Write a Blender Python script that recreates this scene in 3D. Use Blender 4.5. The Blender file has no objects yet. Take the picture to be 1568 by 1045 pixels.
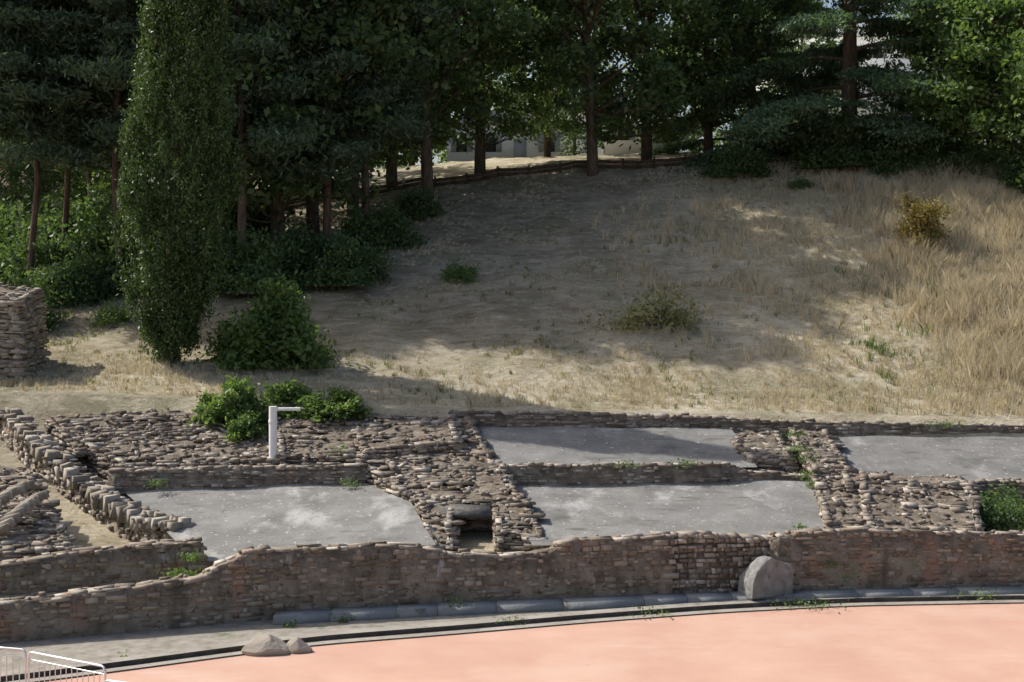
import bpy, math, random
import numpy as np
from mathutils import Vector
rng=np.random.default_rng(7); random.seed(7)
scene=bpy.context.scene
CAMH=8.3; F=2178.0
def at(b,d,Y):
    """surveyed point: bearing b, depression d (both 1/F rad from station), distance Y"""
    return np.array([(b-784)*Y/F, Y, CAMH-(d-450)*Y/F])
# ---------------------------------------------------------------- materials
def nodes(name):
    m=bpy.data.materials.new(name); m.use_nodes=True
    nt=m.node_tree; return m,nt,nt.nodes['Principled BSDF']
def ramp(nt,fac,cols,lo=0.3,hi=0.7):
    r=nt.nodes.new('ShaderNodeValToRGB'); e=r.color_ramp.elements
    n=len(cols)
    while len(e)<n: e.new(.5)
    for i,c in enumerate(cols):
        e[i].position=lo+(hi-lo)*i/(n-1); e[i].color=(*c,1)
    nt.links.new(fac,r.inputs[0]); return r.outputs[0]
def noise(nt,scale,detail=6,vec=None,stretch=None,rough=.6):
    n=nt.nodes.new('ShaderNodeTexNoise'); n.inputs['Scale'].default_value=scale; n.inputs['Detail'].default_value=detail
    n.inputs['Roughness'].default_value=rough
    g=nt.nodes.new('ShaderNodeNewGeometry')
    mp=nt.nodes.new('ShaderNodeMapping'); mp.inputs['Scale'].default_value=stretch or (1,1,1)
    nt.links.new(g.outputs['Position'],mp.inputs[0]); nt.links.new(mp.outputs[0],n.inputs['Vector'])
    return n.outputs['Fac']
def mixf(nt,a,b,f):
    m=nt.nodes.new('ShaderNodeMix'); m.data_type='FLOAT'; m.inputs[0].default_value=f
    nt.links.new(a,m.inputs[2]); nt.links.new(b,m.inputs[3]); return m.outputs[0]
def mixc(nt,fac,a,b,mode='MIX'):
    m=nt.nodes.new('ShaderNodeMix'); m.data_type='RGBA'; m.blend_type=mode
    for s,v in ((m.inputs[0],fac),(m.inputs[6],a),(m.inputs[7],b)):
        if isinstance(v,(int,float)): s.default_value=v
        elif isinstance(v,tuple): s.default_value=(*v,1)
        else: nt.links.new(v,s)
    return m.outputs[2]
def mk(name,cols,scale=3,island=0.,bump=.4,bscale=25,rough=.92,patches=(),stretch=None,lo=.3,hi=.7,dist=.03):
    m,nt,b=nodes(name)
    f=noise(nt,scale,7,stretch=stretch)
    if island>0:
        g=nt.nodes.new('ShaderNodeNewGeometry'); f=mixf(nt,f,g.outputs['Random Per Island'],island)
        lo=lo*(1-island); hi=hi*(1-island)+island
    c=ramp(nt,f,cols,lo,hi)
    for (pc,ps,plo,phi,pst) in patches:
        pf=ramp(nt,noise(nt,ps,6,stretch=pst),[(0,0,0),(1,1,1)],plo,phi)
        c=mixc(nt,pf,c,pc)
    nt.links.new(c,b.inputs['Base Color']); b.inputs['Roughness'].default_value=rough
    b.inputs['Specular IOR Level'].default_value=.2
    if bump>0:
        bp=nt.nodes.new('ShaderNodeBump'); bp.inputs['Strength'].default_value=bump; bp.inputs['Distance'].default_value=dist
        nt.links.new(noise(nt,bscale,8),bp.inputs['Height']); nt.links.new(bp.outputs[0],b.inputs['Normal'])
    return m
def leafmat(name,cols,trans=.3,scale=.6):
    m=bpy.data.materials.new(name); m.use_nodes=True; nt=m.node_tree
    for n in list(nt.nodes): nt.nodes.remove(n)
    g=nt.nodes.new('ShaderNodeNewGeometry')
    f=mixf(nt,noise(nt,scale,3),g.outputs['Random Per Island'],.5)
    c=ramp(nt,f,cols,.22,.78)
    d=nt.nodes.new('ShaderNodeBsdfPrincipled'); d.inputs['Roughness'].default_value=.5; d.inputs['Specular IOR Level'].default_value=.4
    t=nt.nodes.new('ShaderNodeBsdfTranslucent'); mx=nt.nodes.new('ShaderNodeMixShader'); mx.inputs[0].default_value=trans
    o=nt.nodes.new('ShaderNodeOutputMaterial')
    tint=(1.5,1.5,.7) if 'straw' not in name else (1.1,1.03,.82)
    nt.links.new(c,d.inputs['Base Color']); nt.links.new(mixc(nt,1.0,c,tint,'MULTIPLY'),t.inputs['Color'])
    nt.links.new(d.outputs[0],mx.inputs[1]); nt.links.new(t.outputs[0],mx.inputs[2]); nt.links.new(mx.outputs[0],o.inputs[0])
    return m
M={}
M['stone']=mk('rubble_stone',[(.10,.076,.06),(.205,.168,.133),(.33,.285,.238),(.57,.52,.45)],3.0,.5,.8,12,patches=[((.28,.19,.13),1.6,.58,.72,None),((.53,.49,.43),5,.62,.70,None)],dist=.05)
M['slab']=mk('slab_stone',[(.18,.15,.117),(.29,.255,.21),(.44,.40,.34)],2.5,.6,.5,18)
M['mortar']=mk('old_mortar',[(.09,.073,.056),(.18,.148,.115),(.30,.257,.207)],2.6,0,1,10,dist=.07)
M['podium']=mk('podium_masonry',[(.10,.08,.058),(.21,.168,.127),(.31,.26,.205),(.47,.415,.345)],1.2,.4,.6,18,
   patches=[((.31,.19,.133),.9,.55,.68,(1,1,.5)),((.50,.455,.40),.7,.63,.70,(1.4,1.4,.4)),((.11,.095,.075),.6,.58,.70,(2,2,.3))])
M['podcore']=mk('podium_mortar',[(.10,.08,.057),(.22,.18,.135),(.34,.285,.22)],1.6,0,1.,10,dist=.06,
   patches=[((.31,.19,.133),.9,.55,.68,(1,1,.5)),((.55,.505,.45),.7,.63,.70,(1.4,1.4,.4)),((.08,.063,.044),5,.57,.67,(1,1,2)),((.15,.16,.085),.8,.64,.76,None),((.12,.10,.078),.6,.58,.70,(2,2,.3))])
M['tan']=mk('earth_mortar',[(.26,.20,.14),(.42,.35,.27),(.55,.47,.38)],2.5,0,1,9,dist=.08)
M['concrete']=mk('weathered_concrete',[(.155,.152,.146),(.205,.201,.191),(.26,.255,.244)],.9,0,.6,30,rough=.8,
   patches=[((.39,.385,.37),.7,.56,.68,(1,.5,1)),((.46,.45,.43),7,.62,.68,None),((.105,.105,.092),.5,.60,.74,None),((.075,.075,.066),9,.62,.68,None),((.13,.125,.11),2.2,.6,.68,(.3,1.6,1))])
M['lintel']=mk('lintel_stone',[(.07,.065,.06),(.12,.115,.105),(.18,.17,.16)],3,0,.8,10,dist=.06)
M['fence']=mk('fence_wood',[(.05,.035,.025),(.085,.06,.042),(.12,.09,.065)],4,0,.5,12)
M['stele']=mk('stele_stone',[(.15,.15,.145),(.22,.22,.21),(.31,.305,.29)],4,0,.9,9,dist=.05,patches=[((.10,.10,.09),3,.58,.68,None),((.40,.39,.36),2,.62,.72,None)])
M['bench']=mk('bench_stone',[(.19,.20,.205),(.25,.26,.265),(.32,.325,.32)],1.5,.08,.6,14,rough=.8,patches=[((.15,.14,.12),3,.58,.7,None)])
M['kerb']=mk('kerb_stone',[(.25,.23,.20),(.31,.285,.25),(.37,.345,.305)],1.2,0,.4,25,patches=[((.19,.165,.13),3,.56,.7,None),((.13,.15,.07),1.1,.64,.72,None)])
M['gutter']=mk('gutter_dark',[(.075,.06,.048),(.115,.095,.077),(.17,.145,.12)],3)
M['gravel']=mk('gravel',[(.20,.18,.15),(.29,.265,.225),(.37,.34,.295)],3,0,.6,60,patches=[((.10,.14,.06),1.2,.6,.74,None)])
M['pink']=mk('pink_clay',[(.47,.28,.215),(.51,.315,.24),(.555,.355,.275)],.45,0,.2,50,patches=[((.55,.385,.305),.25,.5,.75,None),((.41,.23,.17),30,.66,.74,None),((.57,.43,.35),.6,.6,.8,(.3,1,1)),((.45,.28,.21),2.5,.62,.75,(.4,1.2,1))])
M['bark']=mk('bark',[(.05,.04,.03),(.10,.08,.06),(.16,.135,.105)],6,0,.8,20,stretch=(1,1,.25))
M['pinebark']=mk('pine_bark',[(.06,.045,.037),(.115,.08,.065),(.17,.125,.105)],6,0,.8,20,stretch=(1,1,.25))
M['leaf_dark']=leafmat('leaf_dark',[(.045,.085,.04),(.085,.145,.062),(.15,.215,.09)],.45)
M['leaf_mid']=leafmat('leaf_mid',[(.06,.11,.04),(.115,.185,.065),(.19,.26,.10)],.45)
M['leaf_bright']=leafmat('leaf_bright',[(.06,.115,.035),(.11,.18,.06),(.17,.25,.09)],.42)
M['needle']=leafmat('needle',[(.04,.073,.047),(.072,.117,.073),(.12,.165,.095)],.32)
M['cedar']=leafmat('cedar_needle',[(.055,.105,.065),(.095,.165,.10),(.165,.245,.15)],.35)
M['cypress']=leafmat('cypress_leaf',[(.022,.048,.016),(.055,.10,.032),(.13,.195,.06)],.22,1.5)
M['straw']=leafmat('straw',[(.45,.385,.265),(.63,.56,.41),(.79,.735,.58)],.35,.35)
M['rust']=leafmat('rust_leaf',[(.16,.10,.035),(.28,.21,.08),(.26,.30,.09)],.35)
M['olive']=leafmat('olive_leaf',[(.13,.14,.07),(.22,.235,.12),(.35,.34,.19)],.35)
M['white']=mk('white_plaster',[(.7,.69,.66),(.8,.79,.77)],1,0,.05)
M['paint']=mk('white_paint',[(.76,.76,.75),(.82,.82,.81)],3,0,0,rough=.4)
M['roof']=mk('roof_tile',[(.17,.07,.05),(.25,.105,.075)],3,0,.5,12,stretch=(4,1,1),patches=[((.12,.08,.06),1.5,.5,.7,None)])
M['greyroof']=mk('grey_roof',[(.25,.24,.23),(.35,.34,.33)],3,0,.3)
M['glass']=mk('window_glass',[(.03,.035,.04),(.05,.055,.06)],2,0,0,rough=.15)
M['wood']=mk('shutter',[(.3,.32,.32),(.36,.38,.38)],2,0,0,rough=.6)
M['beige']=mk('beige_plaster',[(.30,.25,.20),(.38,.32,.27)],1,0,.05)
mm,nt,b=nodes('galvanised_steel'); b.inputs['Metallic'].default_value=.5; b.inputs['Roughness'].default_value=.4
nt.links.new(ramp(nt,noise(nt,8),[(.6,.61,.62),(.76,.77,.78)]),b.inputs['Base Color']); M['steel']=mm
# terrain material
m,nt,b=nodes('hill_ground')
dry=nt.nodes.new('ShaderNodeAttribute'); dry.attribute_name='dry'
f=mixf(nt,noise(nt,1.1,9,stretch=(.6,1.5,1.5),rough=.7),noise(nt,.22,4),.4)
strawc=ramp(nt,f,[(.30,.245,.155),(.49,.42,.295),(.64,.57,.425),(.75,.685,.54)],.34,.66)
soil=ramp(nt,f,[(.135,.112,.08),(.255,.218,.158),(.39,.338,.255),(.53,.47,.365)],.34,.66)
c=mixc(nt,dry.outputs['Fac'],soil,strawc)
gm=ramp(nt,noise(nt,.33,6),[(0,0,0),(1,1,1)],.50,.66)
gm2=mixc(nt,.55,(0,0,0),gm)
c=mixc(nt,gm2,c,(.20,.21,.115))
c=mixc(nt,ramp(nt,noise(nt,7,8,stretch=(.5,1.5,1),rough=.75),[(0,0,0),(.6,.6,.6)],.50,.64),c,(.17,.14,.09))
c=mixc(nt,ramp(nt,noise(nt,2.2,8,stretch=(.35,1.6,1),rough=.7),[(0,0,0),(.7,.7,.7)],.55,.67),c,(.65,.585,.455))
nt.links.new(c,b.inputs['Base Color']); b.inputs['Roughness'].default_value=1; b.inputs['Specular IOR Level'].default_value=.1
bp=nt.nodes.new('ShaderNodeBump'); bp.inputs['Strength'].default_value=1; bp.inputs['Distance'].default_value=.16
nt.links.new(noise(nt,5,9,rough=.78),bp.inputs['Height']); nt.links.new(bp.outputs[0],b.inputs['Normal'])
M['hill']=m
# ---------------------------------------------------------------- mesh builder
class MB:
    def __init__(s): s.v=[];s.f=[];s.n=0
    def add(s,v,f,mat=0):
        v=np.asarray(v,dtype=np.float64).reshape(-1,3); f=np.asarray(f,dtype=np.int64)
        s.v.append(v); s.f.append((f+s.n,mat)); s.n+=len(v)
    def mesh(s,name,mats,smooth=False):
        V=np.concatenate(s.v); loops=[];starts=[];tot=[];mi=[];k=0
        for f,mt in s.f:
            loops.append(f.ravel()); n,c=f.shape
            starts.append(k+np.arange(n)*c); tot.append(np.full(n,c)); mi.append(np.full(n,mt)); k+=n*c
        L=np.concatenate(loops); S=np.concatenate(starts); T=np.concatenate(tot); I=np.concatenate(mi)
        me=bpy.data.meshes.new(name); me.vertices.add(len(V)); me.vertices.foreach_set('co',V.ravel())
        me.loops.add(len(L)); me.loops.foreach_set('vertex_index',L)
        me.polygons.add(len(S)); me.polygons.foreach_set('loop_start',S); me.polygons.foreach_set('loop_total',T)
        me.polygons.foreach_set('material_index',I)
        if smooth: me.polygons.foreach_set('use_smooth',np.ones(len(S),dtype=bool))
        me.update(calc_edges=True); me.validate()
        for mt in mats: me.materials.append(M[mt])
        return me
    def obj(s,name,mats,smooth=False,parent=None):
        o=bpy.data.objects.new(name,s.mesh(name,mats,smooth)); scene.collection.objects.link(o)
        if parent: o.parent=parent
        return o
def inst(name,me,loc,rot=0,scale=1,parent=None):
    o=bpy.data.objects.new(name,me); o.location=loc; o.rotation_euler=(0,0,rot)
    o.scale=(scale,)*3 if np.isscalar(scale) else scale
    scene.collection.objects.link(o); o.parent=parent; return o
BOX=np.array([[-1,-1,-1],[1,-1,-1],[1,1,-1],[-1,1,-1],[-1,-1,1],[1,-1,1],[1,1,1],[-1,1,1]],float)
BF=np.array([[0,3,2,1],[4,5,6,7],[0,1,5,4],[1,2,6,5],[2,3,7,6],[3,0,4,7]])
def stones(mb,C,A,Hs,jit=.16,mat=0):
    C=np.asarray(C,float).reshape(-1,3); N=len(C)
    if N==0: return
    A=np.asarray(A,float).reshape(N,3,3); Hs=np.asarray(Hs,float).reshape(N,3)
    j=rng.uniform(-jit*1.6,jit*.6,(N,8,3)); j[:,:,2]*=.6; j[:,:,0]*=1.0
    l=BOX[None]*(1+j)
    l=l*Hs[:,None,:]
    v=C[:,None,:]+np.einsum('nkj,nji->nki',l,A)
    f=(BF[None]+(np.arange(N)*8)[:,None,None]).reshape(-1,4)
    mb.add(v,f,mat)
def box(mb,lo,hi,mat=0):
    lo=np.array(lo,float);hi=np.array(hi,float)
    mb.add((lo+hi)/2+BOX*(hi-lo)/2,BF,mat)
def norm(v): return v/ (np.linalg.norm(v,axis=-1,keepdims=True)+1e-9)
def chips(mb,P,s0,s1,mat=0):
    N=len(P)
    if N==0: return
    a=norm(rng.normal(0,1,(N,3))*np.array([1,1,.25])); u=norm(rng.normal(0,.3,(N,3))+np.array([0,0,1.])); d=norm(np.cross(a,u)); u=np.cross(d,a)
    A=np.stack([a,d,u],1); s=rng.uniform(s0,s1,(N,1))*np.array([1.2,.75,.35])*rng.uniform(.7,1.3,(N,3))
    stones(mb,P,A,s,.2,mat)
def patch(mb,P00,P10,P11,P01,rowh=.082,w=(.18,.55),prot=.03,mat=0,core=1,jit=.14,skip=0.09,coreoff=.045,rough=.04,chip=5):
    """P00-P10 bottom row, P01-P11 top row; stones in level courses"""
    P00,P10,P11,P01=[np.array(p,float) for p in (P00,P10,P11,P01)]
    up=((P01-P00)+(P11-P10))/2; al=((P10-P00)+(P11-P01))/2
    L=np.linalg.norm(up)
    if L<1e-3: return
    n=norm(np.cross(al,up)); s=max(abs(up[2])/L,.30)
    sp=rowh/s; rows=max(1,int(round(L/sp)))
    C=[];A=[];Hh=[]
    hd=max(.10,sp*math.sqrt(max(0,1-s*s))*.55+.10)
    for r in range(rows):
        t=(r+.5)/rows
        a=P00+(P01-P00)*t; bb=P10+(P11-P10)*t; d=bb-a; ln=np.linalg.norm(d); x=-random.random()*.15
        T0=norm(np.array([d[0],d[1],d[2]*.5])); zj=random.uniform(-.01,.01)
        ph=random.uniform(0,6); 
        while x<ln:
            ww=random.uniform(*w)*random.choice((.35,.6,1,1,1.5))
            if random.random()>skip:
                c=a+d*min(1,max(0,(x+ww/2)/ln))
                c=c+n*(prot+random.uniform(-rough,rough*.7)-hd*.55)+[0,0,zj+.035*math.sin(x*1.3+ph)]
                T=norm(T0+rng.normal(0,.045,3)*np.array([1,2,1])); 
                U=norm(np.array([0,0,1.])+n*.08+rng.normal(0,.07,3)); Dv=norm(np.cross(T,U)); U=np.cross(Dv,T)
                C.append(c);A.append([T,Dv,U]);Hh.append([ww/2*1.05,hd*random.uniform(.85,1.15),rowh*.5*random.choice((.6,.9,1.05,1.1,1.35))])
            x+=ww
    stones(mb,C,A,Hh,jit,mat)
    N=int(L*np.linalg.norm(al)*chip); uu=rng.uniform(0,1,(N,1)); vv=rng.uniform(0,1,(N,1))
    chips(mb,(P00*(1-uu)+P10*uu)*(1-vv)+(P01*(1-uu)+P11*uu)*vv+n*rng.uniform(0,.04,(N,1)),.03,.09,mat)
    if core is not None:
        k=max(4,int(max(L,np.linalg.norm(al))/.3)); g=[]
        for j in range(k+1):
            for i in range(k+1):
                u=i/k;v=j/k
                g.append((P00*(1-u)+P10*u)*(1-v)+(P01*(1-u)+P11*u)*v - n*(coreoff+random.uniform(-.04,.06)))
        f=[[j*(k+1)+i,j*(k+1)+i+1,(j+1)*(k+1)+i+1,(j+1)*(k+1)+i] for j in range(k) for i in range(k)]
        mb.add(g,f,core)
def hexa(mb,FL,FR,BR,BL,zb,spread=.12,sides='tflr',**k):
    t=[np.array(p,float) for p in (FL,FR,BR,BL)]
    c=sum(t)/4; zb=[zb]*4 if np.isscalar(zb) else zb
    bt=[]
    for p,z in zip(t,zb):
        q=p.copy(); d=q[:2]-c[:2]; q[:2]+=d/(np.linalg.norm(d)+1e-6)*spread; q[2]=z; bt.append(q)
    if 't' in sides: patch(mb,t[0],t[1],t[2],t[3],**k)
    if 'f' in sides: patch(mb,bt[0],bt[1],t[1],t[0],**k)
    if 'r' in sides: patch(mb,bt[1],bt[2],t[2],t[1],**k)
    if 'l' in sides: patch(mb,bt[3],bt[0],t[0],t[3],**k)
    if 'b' in sides: patch(mb,bt[2],bt[3],t[3],t[2],**k)
def course_wall(mb,pts,thick=.5,rowh=.1,w=(.14,.35),prot=.02,mat=0,core=1,capmat=0,ragged=.05,round_=None,caprow=.07,capw=(.2,.6),coreout=-.02,skip=.05,capskip=.08,capz=0.,chipn=2):
    """pts: (x,y,zb,zt), front side is on the right-hand (-y) of travel in +x"""
    P=np.array(pts,float); seg=np.linalg.norm(np.diff(P[:,:2],axis=0),axis=1); S=np.concatenate([[0],np.cumsum(seg)])
    def ev(s): return np.array([np.interp(s,S,P[:,i]) for i in range(4)])
    def tn(s):
        a=ev(max(0,s-.15));b_=ev(min(S[-1],s+.15)); T=norm(np.array([b_[0]-a[0],b_[1]-a[1],0.])); return T,np.array([T[1],-T[0],0.])
    C=[];A=[];Hh=[];CC=[];CA=[];CH=[]
    zmin=P[:,2].min(); zmax=P[:,3].max()
    for side in (0,1):
        z=zmin+rowh/2
        while z<zmax+.1:
            s=-random.random()*.1; rh=rowh*random.uniform(.7,1.25); ph=random.uniform(0,6)
            while s<S[-1]:
                ww=random.uniform(*w)*random.choice((.6,1,1,1.6)); e=ev(min(S[-1],s+ww/2))
                if e[2]-rowh<z<e[3]-.02+random.uniform(-ragged,ragged) and random.random()>skip:
                    T,N=tn(s+ww/2)
                    if side: N=-N
                    off=prot+random.uniform(-.028,.02)-.08
                    c=np.array([e[0],e[1],z+random.uniform(-.012,.012)+.025*math.sin(s*.9+ph)])+ (N*off if not side else N*(thick+off))
                    C.append(c); A.append([T,N,norm(np.array([0,0,1])+T*random.uniform(-.1,.1))]); Hh.append([ww/2*.95,.09,rh*.5*random.uniform(.6,1.08)])
                s+=ww
            z+=rh
    k=max(1,int(thick/.25)); cp_=[]
    for j in range(k):
        s=0
        while s<S[-1]:
            ww=min(random.uniform(*capw)*random.choice((.5,1,1)),S[-1]-s+.05); e=ev(min(S[-1],max(0,s+ww/2))); T,N=tn(s+ww/2)
            e2=ev(min(S[-1],s+ww)); e1=ev(max(0,s)); sl=max(-.5,min(.5,(e2[3]-e1[3])/max(ww,.3)))
            c=np.array([e[0],e[1],e[3]+random.uniform(-.05,.01)])-N*(thick*(j+.5)/k+random.uniform(-.03,.03))
            a=random.uniform(-.1,.1); T2=norm(T+N*a+np.array([0,0,sl*.7+random.uniform(-.04,.04)])); U=norm(np.array([0,0,1.])+rng.normal(0,.05,3)); Dv=norm(np.cross(T2,U)); U=np.cross(Dv,T2)
            if random.random()>capskip and ww>.1:
                CC.append(c);CA.append([T2,Dv,U]);CH.append([ww/2*1.03,thick/k*.5*random.uniform(.95,1.15),caprow*.5*random.uniform(.7,1.3)])
            s+=ww
    for _ in range(int(S[-1]*chipn)):
        s=random.uniform(0,S[-1]); e=ev(s); T,N=tn(s); cp_.append(np.array([e[0],e[1],e[3]+.01])-N*random.uniform(0,thick))
    chips(mb,np.array(cp_),.03,.08,capmat)
    stones(mb,C,A,Hh,.12,mat); stones(mb,CC,CA,CH,.14,capmat)
    n=max(2,int(S[-1]/.25)); ss=np.linspace(0,S[-1],n); g=[]
    for s in ss:
        e=ev(s);T,N=tn(s); q=np.array([e[0],e[1],0.]); i=N*(coreout+random.uniform(-.008,.008)); o=-N*(thick+coreout); zt=e[3]-.015
        g+= [q+i+[0,0,e[2]-.15],q+i+[0,0,zt],q+o+[0,0,zt],q+o+[0,0,e[2]-.15]]
    f=[]
    for i in range(n-1):
        a=i*4;b_=a+4
        for j in range(3): f.append([a+j,b_+j,b_+j+1,a+j+1])
    f.append([0,1,2,3]); a=(n-1)*4; f.append([a+3,a+2,a+1,a])
    mb.add(g,f,core)
def tube(mb,pts,rad,sides=7,mat=0,cap=True):
    P=np.array(pts,float); n=len(P); R=np.broadcast_to(np.array(rad,float),(n,))
    T=norm(np.gradient(P,axis=0)); ref=np.array([0,0,1.]) if abs(T[0][2])<.9 else np.array([1.,0,0])
    a=norm(np.cross(T,ref)); b_=np.cross(T,a)
    th=np.arange(sides)*2*math.pi/sides
    V=P[:,None]+R[:,None,None]*(a[:,None]*np.cos(th)[None,:,None]+b_[:,None]*np.sin(th)[None,:,None])
    i,j=np.meshgrid(np.arange(n-1),np.arange(sides),indexing='ij'); j2=(j+1)%sides
    f=np.stack([i*sides+j,i*sides+j2,(i+1)*sides+j2,(i+1)*sides+j],-1).reshape(-1,4)
    mb.add(V.reshape(-1,3),f,mat)
    if cap:
        for k,ix in ((0,0),(n-1,n-1)):
            v=np.vstack([V[ix],P[ix]]); f=[[j,(j+1)%sides,sides] for j in range(sides)]
            mb.add(v,f,mat)
def leaves(mb,C,L,W,upb=.5,axis=None,mat=1,axjit=1.0):
    N=len(C); n=norm(rng.normal(0,1,(N,3))+np.array([0,0,upb])); 
    a=rng.normal(0,1,(N,3))*axjit
    if axis is not None: a=a+axis
    b_=norm(np.cross(n,a)); a=norm(np.cross(b_,n))
    sc=rng.uniform(.6,1.3,(N,1)); L=L*sc;W=W*sc
    V=np.stack([C-a*L,C+b_*W,C+a*L,C-b_*W],1)
    mb.add(V.reshape(-1,3),np.arange(N*4).reshape(N,4),mat)
# ---------------------------------------------------------------- curves / terrain
WX=np.array([-60,-40,-30,-22,-16,-12.2,-9.3,-6.1,-1.4,3.8,9.2,14,22,30,45,60.]); WY=np.array([-12,10,23,29,32.2,33.8,34.9,36.3,37.4,38.4,39.1,39.5,39.5,38.5,34,26.])
PX=np.array([-60,-40,-30,-22,-16,-12,-8.78,-6.25,-4.67,-1.34,1.9,5.35,8.9,13.7,22,30,45,60.]); PY=np.array([-16,6,18.5,24,27.2,29.3,31.1,32.6,33.5,34.6,35.8,36.9,37.7,38.1,38.1,37,32.4,24.4])
fx=np.linspace(-60,60,1201); ker=np.exp(-np.linspace(-2,2,31)**2); ker/=ker.sum()
def sm(X,Y):
    y=np.interp(fx,X,Y); return np.convolve(np.pad(y,15,mode='reflect',reflect_type='odd'),ker,'valid')
wy_=sm(WX,WY); py_=sm(PX,PY)
wallY=lambda x:np.interp(x,fx,wy_); pinkY=lambda x:np.interp(x,fx,py_)
TX=np.array([-45,-30,-15,-3,4,13,22,45.]); TY=np.array([49.5,53,58,65,72,80,90,100,140.])
TZ=np.array([[5.0,5.4,6.2,7.4,8.6,10,12.5,14.5,16],[4.9,5.4,6.2,7.5,8.9,10.5,13,15,17],[4.75,5.45,6.6,8.4,10.4,12.7,15,16.6,18],[4.2,5.1,6.8,9.6,12.2,14.6,16.4,17.7,19],
 [4.1,5.0,6.9,9.8,12.6,15.3,17,17.9,19],[3.95,4.85,6.9,10,13,15.7,17.2,18.1,19],[3.6,4.7,7,10.4,13.6,16.2,17.5,18.4,19],[3.6,4.8,7.4,11,14,16.5,17.6,18.4,19]])
gx=np.arange(-45,45.1,.5); gy=np.arange(49.5,140.1,.5)
G=np.array([np.interp(gy,TY,r) for r in TZ]); G=np.array([np.interp(gx,TX,G[:,j]) for j in range(len(gy))]).T
def blur(G,ax,r=5):
    k=np.exp(-np.linspace(-2,2,2*r+1)**2);k/=k.sum()
    return np.apply_along_axis(lambda v:np.convolve(np.pad(v,r,mode='reflect',reflect_type='odd'),k,'valid'),ax,G)
G=blur(blur(G,0,8),1,5)
def bumps(x,y): return .11*np.sin(x*.9+1.3*np.sin(y*.5))*np.cos(y*.8+x*.3)+.07*np.sin(x*2.1+y*1.3)*np.sin(y*1.9-x*.7)+.04*np.sin(x*4.7+y*2)*np.sin(y*5.1)
def T(x,y):
    x=np.asarray(x,float);y=np.asarray(y,float)
    xi=np.clip((x+45)/.5,0,len(gx)-1.001); yi=np.clip((y-49.5)/.5,0,len(gy)-1.001)
    i=xi.astype(int);j=yi.astype(int);a=xi-i;b_=yi-j
    z=(G[i,j]*(1-a)+G[i+1,j]*a)*(1-b_)+(G[i,j+1]*(1-a)+G[i+1,j+1]*a)*b_
    return z+bumps(x,y)*np.clip((y-50)/3,0,1)*np.clip((110-y)/10,0,1)
def low(x,y):
    w=float(wallY(x)); t=min(1,max(0,(x+9.0)/2.5)); e=float(T(x,49.6))
    L=np.interp(y,[w+.35,max(w+.9,38.5),max(w+1,42),44.2,45,48.8,49.6],[.45,.55,.9,1.6,1.9,3.1,e])
    R=np.interp(y,[w+.35,42,44.2,45,48.8,49.6],[1.0,1.2,1.7,2.1,2.95,e])
    return L*(1-t)+R*t
cols=np.concatenate([[-2500,-600,-150,-75],np.arange(-60,60.1,.6),[75,150,600,2500]])
V=[];dryv=[];nr=0
for x in cols:
    w=float(wallY(x)); ys=[-600,-60,min(-5,w-10),w-3,w+.30,w+.35]
    ys+=list(np.linspace(w+.9,48.9,14)); ys+=list(np.arange(49.6,100,.55)); ys+=[105,112,120,140,200,500,2500]
    nr=len(ys)
    for k,y in enumerate(ys):
        if k<5: z=-.03
        elif y<49.6: z=low(x,y)
        else: z=float(T(x,y))
        V.append([x,y,z])
        d=np.interp(x,[-16,-4,5,12],[.15,.2,.35,1.0]); d=max(d,np.interp(y,[50,54,60],[.95,.75,0])); 
        if y>82: d=.9
        if x<-14: d=min(d,.4)
        dryv.append(d)
nc=len(cols)
F_=np.array([[i*nr+j,(i+1)*nr+j,(i+1)*nr+j+1,i*nr+j+1] for i in range(nc-1) for j in range(nr-1)])
mb=MB(); mb.add(V,F_,0); g=mb.obj('ground',['hill'],True)
at_=g.data.attributes.new('dry','FLOAT','POINT'); at_.data.foreach_set('value',np.array(dryv,dtype=np.float32))
def strip(mb,xs,y0,y1,z,mat=0,h=None,gap=None,top_j=0,smat=None):
    if gap is None:
        n=len(xs); v=[];f=[]
        for x in xs: v+=[[x,y0(x),z],[x,y1(x),z]]
        for i in range(n-1): f.append([2*i,2*i+2,2*i+3,2*i+1])
        mb.add(v,f,mat)
        if h:
            for yy in (y0,y1):
                v=[];f=[]
                for x in xs: v+=[[x,yy(x),z-h],[x,yy(x),z]]
                for i in range(n-1): f.append([2*i,2*i+2,2*i+3,2*i+1])
                mb.add(v,f,mat if smat is None else smat)
    else:
        x=xs[0]
        while x<xs[-1]:
            ln=random.uniform(*gap); xx=[x+.006,x+ln-.006]; zj=z+random.uniform(-top_j,top_j); o=random.uniform(-top_j,top_j)
            top=[[xx[0],y0(xx[0])+o,zj],[xx[1],y0(xx[1])+o,zj+random.uniform(-top_j,top_j)*.6],[xx[1],y1(xx[1]),zj],[xx[0],y1(xx[0]),zj]]
            bot=[[p[0],p[1],zj-(h or .1)] for p in top]
            mb.add(bot+top,BF,mat); x+=ln
mb=MB(); strip(mb,np.arange(-60,60.1,.25),lambda x:-60.,lambda x:float(pinkY(x))+.02,-.005)
mb.obj('arena_floor',['pink'])
mb=MB(); strip(mb,np.arange(-60,60.1,.5),lambda x:float(pinkY(x))+.03,lambda x:float(wallY(x))+.1,-.015)
mb.obj('gravel_path',['gravel'])
mb=MB(); rr=np.arange(-40,40,.25)
strip(mb,rr,lambda x:float(pinkY(x))+.02,lambda x:float(pinkY(x))+.32,.03,0,.1,smat=1)
strip(mb,rr,lambda x:float(pinkY(x))+.30,lambda x:float(pinkY(x))+.60,-.008,1)
strip(mb,rr,lambda x:float(pinkY(x))+.58,lambda x:float(pinkY(x))+1.0,.10,0,.2,smat=1)
mb.obj('gutter_kerb',['kerb','gutter'])
mb=MB()
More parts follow.
